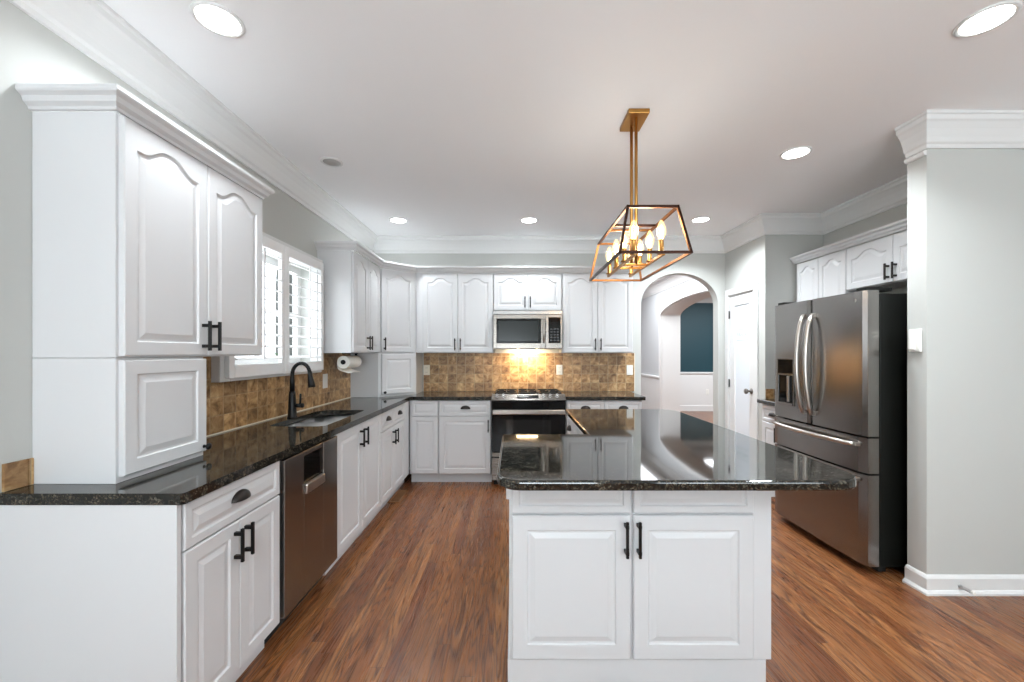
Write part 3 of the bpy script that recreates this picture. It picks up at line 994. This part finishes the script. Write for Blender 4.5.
# knobs on the sloped front
nx = Vector((0, -.588, .809))
for kx in (.055, .12, .53, .60, .67):
    c = Vector((kx, .022, .913))
    kb = MB().cyl(c, c + nx * .012, .020, .020, 18).cyl(c + nx * .012, c + nx * .036, .016, .013, 18)
    kb.build('knob', 'chrome', rg)
b = MB()
p0 = Vector((.25, -.004, .8962)); 
bx = [Vector((.26, .002, .8999)), Vector((.48, .002, .8999)), Vector((.48, .040, .9275)), Vector((.26, .040, .9275))]
lo = [b.bm.verts.new(p) for p in bx]; hi = [b.bm.verts.new(p + nx * .003) for p in bx]
b.bm.faces.new(hi); b.bm.faces.new(list(reversed(lo)))
for i in range(4): b.bm.faces.new((lo[i], lo[(i + 1) % 4], hi[(i + 1) % 4], hi[i]))
b.build('display', 'blackglass', rg)
# oven door
MB().box(.003, RW - .003, -.0, .038, .352, .866, .004).build('oven_door', 'blackglass', rg)
oh = MB()
oh.box(.012, RW - .012, -.062, -.040, .742, .792, .008).box(.03, .055, -.045, 0, .752, .782, .003).box(RW - .055, RW - .03, -.045, 0, .752, .782, .003)
oh.build('oven_handle', 'steel_light', rg)
MB().box(.15, RW - .15, -.0015, -.0002, .42, .68).build('oven_window', mat('oven_window_glass', (.012, .012, .012), .08), rg)
dr = MB().box(.003, RW - .003, -.006, .038, .065, .345, .004).build('storage_drawer', 'steel', rg)
MB().box(.0, RW, -.010, -.0065, .292, .306).build('drawer_pull', 'rubber', dr)
# grates and burners
for gx0, gx1 in ((.03, .265), (.272, .486), (.493, .728)):
    gb = MB()
    y0, y1, z = .12, .56, .948
    for x in (gx0, gx1 - .012): gb.box(x, x + .012, y0, y1, z - .012, z)
    for y in (y0, (y0 + y1) / 2 - .006, y1 - .012): gb.box(gx0, gx1, y, y + .012, z - .012, z + .001)
    xm = (gx0 + gx1) / 2
    gb.box(xm - .006, xm + .006, y0, y1, z - .012, z + .002)
    for x in (gx0, gx1 - .012):
        for y in (y0, y1 - .012): gb.box(x, x + .012, y, y + .012, .9225, z - .012)
    for yy in (y0 + .11, y1 - .11):
        gb.box(gx0 + .03, xm - .03, yy - .005, yy + .005, z - .01, z + .003).box(xm + .03, gx1 - .03, yy - .005, yy + .005, z - .01, z + .003)
    gb.build('grate', 'iron', rg)
for bx_, by_ in ((.147, .23), (.147, .45), (.379, .34), (.61, .23), (.61, .45)):
    MB().lathe([(0, 0), (.045, 0), (.045, .008), (.036, .010), (.034, .016), (0, .016)], (bx_, by_, .9222), 'z', 20).build('burner', 'iron', rg)

# ------------------------------------------------------------------ island
isl = thing('kitchen_island', 'white kitchen island with two doors facing the viewer, in the middle foreground', 'island', (-.02, 1.69, 0))
IW = 1.08
MB().prism([(0, 0), (IW, 0), (IW, 1.57), (.47, 1.57), (.47, .56), (0, .56)], .105, .875).build('carcass', 'white', isl)
MB().prism([(-.006, .0), (IW - .022, .0), (IW - .022, 1.54), (.50, 1.54), (.50, .54), (-.006, .54)], 0, .1045).build('toe_kick', 'white', isl)
for x0, x1, hx in ((.012, .496, -.018), (.507, .998, .018)):
    MB().panel(x1 - x0, .148, .02, 0, .028).build('drawer', 'white', isl, (x0, -.0005, .716))
    do = MB().panel(x1 - x0, .588, .02, 0, .06).build('door', 'white', isl, (x0, -.0005, .118))
    bar_pull(do, (x1 - x0 - .022) if hx < 0 else .018, .50, .145)
MB().box(-.012, -.0005, .0, .56, .765, .8755).build('side_apron', 'white', isl)
MB().box(IW + .0005, IW + .016, .0, 1.57, .775, .8755).build('side_apron', 'white', isl)
# drawers on the notch side facing the range aisle
do = MB().panel(.47, .150, .02, 0, .03).build('drawer', 'white', isl, (.4695, 1.56, .712), RIGHT)
cup_pull(do, .12, .08)
do = MB().panel(.47, .590, .02, 0, .05).build('door', 'white', isl, (.4695, 1.56, .115), RIGHT)
do = MB().panel(.47, .150, .02, 0, .03).build('drawer', 'white', isl, (.4695, 1.085, .712), RIGHT)
do = MB().panel(.47, .590, .02, 0, .05).build('door', 'white', isl, (.4695, 1.085, .115), RIGHT)
ctop = rounded([(-.065, 1.455), (1.285, 1.455), (1.285, 3.315), (.415, 3.315), (.415, 2.295), (-.065, 2.295)], [.10, .13, .16, .01, .0, .03], 10)
b = MB(); b.prism(ctop, .8765, CT)
tag(b.build('island_worktop', 'granite', bevel=.013, bseg=4), 'polished black granite top of the kitchen island with rounded corners', 'worktop')

# ------------------------------------------------------------------ refrigerator
FX, FY0, FY1 = 2.155, 2.52, 3.425
fr = thing('refrigerator', 'stainless steel french door refrigerator with black sides beside the stub wall', 'refrigerator', (FX, FY1, 0), RIGHT)
# local: x towards the viewer (world -y), y into the wall (world +x)
FW = FY1 - FY0
MB().box(.005, FW - .005, .098, .80, .045, 1.735, .004).build('body', 'blackpaint', fr)
MB().box(.02, FW - .02, .10, .13, .012, .045).build('kick_grille', 'rubber', fr)
for k, x in enumerate((.06, FW - .06)):
    MB().cyl((x, .16, 0), (x, .16, .045), .018).build('foot', 'rubber', fr)
SPL = FW * .485
def fdoor(x0, x1, z0, z1, nm):
    m = MB()
    # slightly crowned front
    pts = []
    n_ = 16
    for i in range(n_ + 1):
        u = i / n_
        xx = x0 + (x1 - x0) * u
        t_ = (2 * (xx / FW) - 1)
        e = min(xx - x0, x1 - xx)
        yy = .012 * t_ * t_ + (.010 * (1 - e / .014) ** 2 if e < .014 else 0)
        pts.append((xx, yy))
    pts = [(x0, .022 + pts[0][1] * .3)] + [(x0 + .003, pts[0][1])] + pts[1:-1] + [(x1 - .003, pts[-1][1]), (x1, .022)]
    m.prism(pts + [(x1, .088), (x0, .088)], z0, z1)
    return m.build(nm, 'steel_dark', fr)
dL = fdoor(.0, SPL - .003, .852, 1.754, 'door')
dR = fdoor(SPL + .003, FW, .852, 1.754, 'door')
d1 = fdoor(0, FW, .624, .840, 'freezer_drawer')
d2 = fdoor(0, FW, .052, .612, 'freezer_drawer')
def bow_handle(parent, x, z0, z1, name='handle'):
    b = MB()
    n_ = 14
    pts = []
    for i in range(n_ + 1):
        u = i / n_
        bow = math.sin(PI * u) ** .6
        pts.append((x, -.018 - .050 * bow, z0 + (z1 - z0) * u))
    b.tube(pts, .0145, 12)
    b.box(x - .013, x + .013, -.022, .012, z0 - .012, z0 + .022, .004).box(x - .013, x + .013, -.022, .012, z1 - .022, z1 + .012, .004)
    return b.build(name, 'steel_light', parent)
bow_handle(dL, SPL - .045, .93, 1.64)
bow_handle(dR, SPL + .045, .93, 1.64)
def hor_handle(parent, z):
    b = MB(); n_ = 14; pts = []
    for i in range(n_ + 1):
        u = i / n_
        pts.append((.06 + (FW - .12) * u, -.014 - .045 * math.sin(PI * u) ** .6, z))
    b.tube(pts, .0145, 12)
    b.box(.045, .08, -.02, .022, z - .012, z + .012, .004).box(FW - .08, FW - .045, -.02, .022, z - .012, z + .012, .004)
    return b.build('handle', 'steel_light', parent)
hor_handle(d1, .795); hor_handle(d2, .575)
# water and ice dispenser in the far door
dp = MB()
X0, X1, Z0, Z1 = .075, .275, .955, 1.33
dp.box(X0, X1, -.006, .010, 1.19, Z1, .002).box(X0, X0 + .014, -.006, .010, Z0, 1.19, .002).box(X1 - .014, X1, -.006, .010, Z0, 1.19, .002).box(X0 + .014, X1 - .014, -.010, .010, Z0, Z0 + .02, .002)
dpo = dp.build('dispenser', 'steel_dark', dL)
MB().box(X0 + .014, X1 - .014, .002, .010, Z0 + .02, 1.19).build('dispenser_recess', 'blackglass', dpo)
MB().box(X0 + .014, X1 - .014, -.0075, -.0061, 1.205, 1.315).build('display', 'blackglass', dpo)
MB().box(X0 + .125, X0 + .15, -.012, .002, Z0 + .03, 1.185, .003).build('dispenser_paddle', 'steel_light', dpo)
MB().lathe([(0, 0), (.017, 0), (.017, -.003), (.014, -.004), (0, -.004)], (FW - .085, .012, 1.70), 'y', 20).build('badge', 'steel_light', dR)
MB().box(FW - .10, FW - .03, .03, .20, 1.7545, 1.778, .004).build('hinge_cover', 'blackpaint', fr)
MB().box(.03, .10, .03, .20, 1.7545, 1.778, .004).build('hinge_cover', 'blackpaint', fr)

# ------------------------------------------------------------------ right wall cabinets
RXF = 2.78
Wq = .845
q = thing('wall_cabinet', 'white two-door wall cabinet above the refrigerator with dark bar handles', 'cabinet', (RXF, 3.41, 1.88), RIGHT, 'white wall cabinets')
HQ = UZ1 - 1.88
MB().box(0, Wq, 0, XR - RXF - .002, 0, HQ).build('carcass', 'white', q)
for x0, x1, hx in ((.004, Wq / 2 - g, Wq / 2 - .036), (Wq / 2 + g, Wq - .006, .026)):
    do = MB().panel(x1 - x0, HQ - .012, .02, .05, .05).build('door', 'white', q, (x0, -.0005, .006))
    bar_pull(do, hx, .08, .12, -.02, 'bronze')
Wr = .615
q2 = cabinet('wall_cabinet', 'white two-door wall cabinet on the right wall beyond the refrigerator', 'cabinet', (RXF, 4.027, UZ0), RIGHT, Wr, XR - RXF - .002, H, [
    ('door', .02, Wr / 2 - g, .006, H - .006, {'rise': .04, 'stile': .045, 'hw': [('bar', Wr / 2 - .05, .085, .13, -.02, 'bronze')]}),
    ('door', Wr / 2 + g, Wr - .004, .006, H - .006, {'rise': .04, 'stile': .045, 'hw': [('bar', .03, .085, .13, -.02, 'bronze')]})], group='white wall cabinets')
b = MB(); b.sweep(CORN, [(RXF - .021, 4.03), (RXF - .021, 2.56)], base_z=UZ1 + .001)
tag(b.build('cabinet_cornice', 'white'), 'white cornice along the tops of the cabinets above the refrigerator', 'cornice')
BXF = 2.435
Ws = .59
cabinet('base_cabinet', 'white base cabinet between the pantry door and the refrigerator with cup-pull drawer', 'cabinet', (BXF, 4.027, 0), RIGHT, Ws, XR - BXF - .002, .875, [
    ('drawer', .03, Ws - .006, .712, .868, {'hw': [('cup', .17, .075)]}),
    ('door', .03, Ws / 2 - g, .112, .706, {'hw': [('bar', Ws / 2 - .05, .50)]}), ('door', Ws / 2 + g, Ws - .006, .112, .706, {'hw': [('bar', .03, .50)]})],
    toe=(.105, .06), group='white base cabinets')
b = MB(); b.prism([(2.39, 3.432), (XR - .002, 3.432), (XR - .002, YR - .002), (2.39, YR - .002)], .8765, CT)
tag(b.build('worktop', 'granite', bevel=.006, bseg=3), 'small black granite worktop between the pantry door and the refrigerator', 'worktop')

# ------------------------------------------------------------------ pantry door
pd = MB()
cw = .07
for (y0, y1, z0, z1) in ((DY0 - cw, DY0, 0, DZ + cw), (DY1, DY1 + cw, 0, DZ + cw), (DY0, DY1, DZ, DZ + cw)):
    pd.box(XP - .018, XP - .0005, y0, y1, z0, z1, .004)
for (y0, y1, z0, z1) in ((DY0, DY0 + .012, 0, DZ), (DY1 - .012, DY1, 0, DZ), (DY0 + .012, DY1 - .012, DZ - .012, DZ)):
    pd.box(XP, XP + .10, y0, y1, z0, z1)
door = struct(pd.build('door_1', 'trim'))
a0, a1 = DY0 + .014, DY1 - .014
st = .09
sl = MB()
sl.box(XP + .004, XP + .039, a0, a0 + st, .008, DZ - .015, .002).box(XP + .004, XP + .039, a1 - st, a1, .008, DZ - .015, .002)
sl.box(XP + .004, XP + .039, a0 + st, a1 - st, .008, .24, .002).box(XP + .004, XP + .039, a0 + st, a1 - st, DZ - .125, DZ - .015, .002)
sl.build('door_leaf', 'trim', door)
MB().box(XP + .016, XP + .024, a0 + st, a1 - st, .24, DZ - .125).build('glass_panel', 'frost', door)
kb = MB(); kb.lathe([(0, 0), (.030, 0), (.030, -.006), (.012, -.012), (.010, -.035), (.026, -.046), (.030, -.058), (.024, -.070), (0, -.074)], (XP + .004, a0 + .05, .965), 'x', 22)
kb.build('door_knob', mat('pewter', srgb(120, 116, 112), .3, 1.0), door)
for z in (.25, 1.02, 1.80):
    MB().cyl((XP - .004, a1 + .006, z - .045), (XP - .004, a1 + .006, z + .045), .008, seg=10).build('hinge', 'bronze', door)
# etched word between two rules on the glass
cu_ = bpy.data.curves.new('etched_word', 'FONT'); cu_.body = 'PANTRY'; cu_.size = .062; cu_.align_x = 'CENTER'; cu_.align_y = 'CENTER'; cu_.extrude = .0006
to = bpy.data.objects.new('etched_word_source', cu_); COL.objects.link(to)
dg = bpy.context.evaluated_depsgraph_get(); dg.update()
me = bpy.data.meshes.new_from_object(to.evaluated_get(dg))
bpy.data.objects.remove(to)
me.materials.clear(); me.materials.append(M['etch'])
tw = bpy.data.objects.new('etched_lettering', me); COL.objects.link(tw)
tw.parent = door
tw.rotation_euler = (PI / 2, 0, -PI / 2)
tw.location = (XP + .0150, (a0 + a1) / 2, 1.565)
b = MB()
for z in (1.505, 1.622): b.box(XP + .0148, XP + .0158, a0 + st + .03, a1 - st - .03, z - .004, z + .004)
b.build('etched_rule', 'etch', door)

# ------------------------------------------------------------------ pendant light
pl = thing('pendant_light', 'gold and bronze open-frame linear pendant with candle bulbs hanging over the island', 'pendant light', (.677, 2.345, 1.85))
cx, cy, cz = .685, 2.345, 1.85
MB().box(-.048, .068, -.098, .098, ZC - cz - .026, ZC - cz - .001, .003).build('canopy', 'gold', pl)
for y in (-.045, .045):
    MB().cyl((.008, y, .012), (.008, y, ZC - cz - .026), .009, seg=12).build('rod', 'gold', pl)
def bar(m, p0, p1, s=.0062):
    p0, p1 = Vector(p0), Vector(p1)
    d = (p1 - p0).normalized()
    cen = Vector((0, 0, .11))
    mid = (p0 + p1) / 2
    inn = (cen - mid); inn = (inn - d * inn.dot(d)).normalized()
    # keep square bars aligned with the axes where possible
    if abs(d.x) > .95 or abs(d.y) > .95:
        u = Vector((0, 0, 1)); v = d.cross(u)
    else:
        u = Vector((1, 0, 0)); u = (u - d * u.dot(d)).normalized(); v = d.cross(u)
    vs = [[m.bm.verts.new(p + u * s * a + v * s * b_) for a, b_ in ((-1, -1), (1, -1), (1, 1), (-1, 1))] for p in (p0 - d * s, p1 + d * s)]
    fs = [m.bm.faces.new(vs[0]), m.bm.faces.new(vs[1])]
    for i in range(4):
        fs.append(m.bm.faces.new((vs[0][i], vs[0][(i + 1) % 4], vs[1][(i + 1) % 4], vs[1][i])))
    bmesh.ops.recalc_face_normals(m.bm, faces=fs)
    for f in fs:
        f.normal_update()
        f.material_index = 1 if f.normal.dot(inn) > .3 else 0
bl = [(-.170, -.385), (.170, -.385), (.170, .385), (-.170, .385)]
tl = [(-.122, -.345), (.122, -.345), (.122, .345), (-.122, .345)]
m = MB()
ZT = .232
for i in range(4):
    j = (i + 1) % 4
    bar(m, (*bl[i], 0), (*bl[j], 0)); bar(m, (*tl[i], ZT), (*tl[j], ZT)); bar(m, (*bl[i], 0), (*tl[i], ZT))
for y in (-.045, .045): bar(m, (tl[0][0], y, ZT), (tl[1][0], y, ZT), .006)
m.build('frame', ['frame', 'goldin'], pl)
for x in (-.07, .07):
    MB().box(x - .007, x + .007, -.30, .30, .005, .019, .002).build('rail', 'gold', pl)
for y in (-.045, .045):
    MB().box(-.063, .063, y - .007, y + .007, .005, .019, .002).build('crossbar', 'gold', pl)
for x in (-.07, .07):
    for k in range(4):
        y = -.265 + k * .1765
        so = MB().lathe([(0, .019), (.020, .019), (.020, .024), (.0125, .028), (.0125, .088), (.014, .090), (0, .090)], (x, y, 0), 'z', 16).build('socket', 'gold', pl)
        bu = MB().lathe([(.010, .0905), (.012, .097), (.021, .118), (.024, .134), (.021, .155), (.012, .178), (.005, .190), (0, .193)], (x, y, 0), 'z', 16).build('bulb', 'bulb', so)
        MB().tube([(x - .006, y, .098), (x - .008, y, .15), (x, y, .165), (x + .008, y, .15), (x + .006, y, .098)], .0016, 6).build('filament', 'filament', bu)
for k in range(2):
    l = bpy.data.lights.new('pendant_glow', 'POINT'); l.energy = 1.5; l.color = (1, .95, .88); l.shadow_soft_size = .06
    o = bpy.data.objects.new('pendant_glow', l); COL.objects.link(o); o.parent = pl; o.location = (0, -.17 + .34 * k, .15)

# ------------------------------------------------------------------ recessed ceiling lights
def can(x, y, label, lit=True, power=8.5, r=.092):
    t = thing('recessed_light', label, 'ceiling light', (x, y, ZC), 0, 'recessed ceiling lights')
    MB().lathe([(r - .016, -.001), (r, -.001), (r, -.004), (r - .006, -.008), (r - .016, -.006), (r - .016, -.001)], seg=36).build('trim_ring', 'trim', t)
    MB().lathe([(0, -.005), (r - .017, -.005), (r - .017, -.001), (0, -.001)], seg=36).build('lens', 'lens' if lit else 'lensoff', t)
    if lit:
        area('can_glow', (0, 0, -.02), (0, 0, 0), .15, .15, power, (0.88, 0.95, 1.0), math.radians(136), t, 'DISK')
    return t
can(-1.19, 1.65, 'lit round recessed light in the near left of the ceiling, above the tall left cabinet', power=5)
can(1.90, 1.65, 'lit round recessed light in the near right corner of the ceiling')
can(1.89, 2.75, 'lit round recessed light right of the pendant, in front of the refrigerator')
can(-1.17, 4.15, 'lit round recessed light in the far left of the ceiling, near the corner cabinet', power=4)
can(.152, 4.15, 'lit round recessed light in the far middle of the ceiling, above the microwave', power=5)
can(1.88, 4.13, 'lit round recessed light in the far right of the ceiling, in front of the arch', power=15)
can(-1.28, 2.88, 'unlit grey recessed light above the window', lit=False, r=.075)

# ------------------------------------------------------------------ outlets, switches and small things
def outlet(loc, rz, label, kind='outlet', mm='plastic', w=.072, h=.116):
    t = thing(kind, label, 'outlet' if kind == 'outlet' else 'switch', loc, rz, 'wall plates')
    MB().box(-w / 2, w / 2, -.006, 0, -h / 2, h / 2, .002).build('plate', mm, t)
    if kind == 'outlet':
        for z in (-.026, .026):
            so = MB().box(-.018, .018, -.009, -.0061, z - .015, z + .015, .002).build('socket', mm, t)
            MB().box(-.008, -.005, -.0095, -.0091, z - .005, z + .006).box(.005, .008, -.0095, -.0091, z - .005, z + .006).build('slot', 'rubber', so)
    else:
        MB().box(-.016, .016, -.010, -.0061, -.033, .033, .002).build('rocker', mm, t)
    return t
yb_ = YB - .0095
outlet((-1.02, yb_, 1.165), 0, 'ivory outlet plate on the back tile next to the corner cabinet', 'outlet', 'ivory')
outlet((.53, yb_, 1.168), 0, 'white outlet plate on the back tile just right of the range', 'outlet')
outlet((1.352, yb_, 1.165), 0, 'white switch plate on the right end of the back tile', 'light_switch')
outlet((XL + .0095, 3.60, 1.12), LEFT, 'white switch plate on the left tile below the window corner, right of the faucet', 'light_switch', 'plastic', .085, .125)
outlet((4.52, FY - .015, .45), 0, 'white outlet on the wainscot below the teal wall', 'outlet')
th = thing('wall_control', 'white wall control on the narrow end of the stub wall beside the refrigerator', 'control', (PX - .0005, 2.395, 1.44), RIGHT)
MB().box(-.036, .036, -.012, 0, -.066, .066, .004).build('housing', 'plastic', th)
MB().box(-.020, .012, -.030, -.0121, -.055, .035, .006).build('slider_cover', 'plastic', th)
ds = thing('door_stop', 'spring door stop sticking out of the right baseboard', 'door stop', (2.52, PY0 - .017, .05))
pts = []
for i in range(90):
    a = i / 90 * 2 * PI * 9
    pts.append((.007 * math.cos(a), -.004 - .06 * i / 90, .007 * math.sin(a) - .0 ))
MB().tube(pts, .0016, 6).build('spring', 'spring', ds)
MB().cyl((0, -.062, 0), (0, -.076, 0), .009, .008, 14).build('tip', 'plastic', ds)
MB().cyl((0, 0, 0), (0, -.006, 0), .011, .010, 14).build('base', 'spring', ds)

# paper towel under the left wall cabinet
pt = thing('paper_towel_holder', 'under-cabinet paper towel holder at the left wall cabinet', 'holder', (-1.50, 3.60, 1.285))
MB().box(-.012, .012, .290, .298, -.016, .0735, .002).box(-.02, .02, .02, .298, .0735, .0815, .001).build('bracket', 'black', pt)
MB().cyl((0, -.002, 0), (0, .29, 0), .008, seg=14).cyl((0, -.006, 0), (0, .0015, 0), .0205, seg=24).build('rod', 'black', pt)
tr = thing('paper_towel_roll', 'white paper towel roll with a loose sheet under the left wall cabinet', 'paper towel', (-1.50, 3.60, 1.285))
b = MB(); b.lathe([(.021, .004), (.055, .004), (.055, .284), (.021, .284), (.021, .004)], axis='y', seg=48, smooth=False); b.build('roll', 'paper', tr)
b = MB(); b.lathe([(.0175, .003), (.0205, .003), (.0205, .285), (.0175, .285), (.0175, .003)], axis='y', seg=24); b.build('core', 'card', tr)
b = MB()
sh = [(-.0565, .0), (-.057, -.03), (-.05, -.06), (-.03, -.075), (.0, -.085), (.03, -.095), (.045, -.098)]
top = sh + [(x + .0008, z + .0015) for x, z in reversed(sh)]
b.prism(top, .006, .282, 'y'); b.build('loose_sheet', 'paper', tr)

# floor register
vr = thing('floor_register', 'small wooden floor vent beside the left base cabinets', 'vent', (-1.095, 3.89, 0))
v = MB(); v.box(-.055, .055, -.16, -.145, .0003, .012, .002).box(-.055, .055, .145, .16, .0003, .012, .002).box(-.055, -.04, -.145, .145, .0003, .012, .002).box(.04, .055, -.145, .145, .0003, .012, .002)
v.build('frame', 'oakvent', vr)
v = MB()
for i in range(9):
    y = -.13 + i * .0325
    v.box(-.04, .04, y - .006, y + .006, .0003, .008)
v.build('slats', 'oakvent', vr)
MB().box(-.04, .04, -.145, .145, .0002, .002).build('duct_opening', 'rubber', vr)
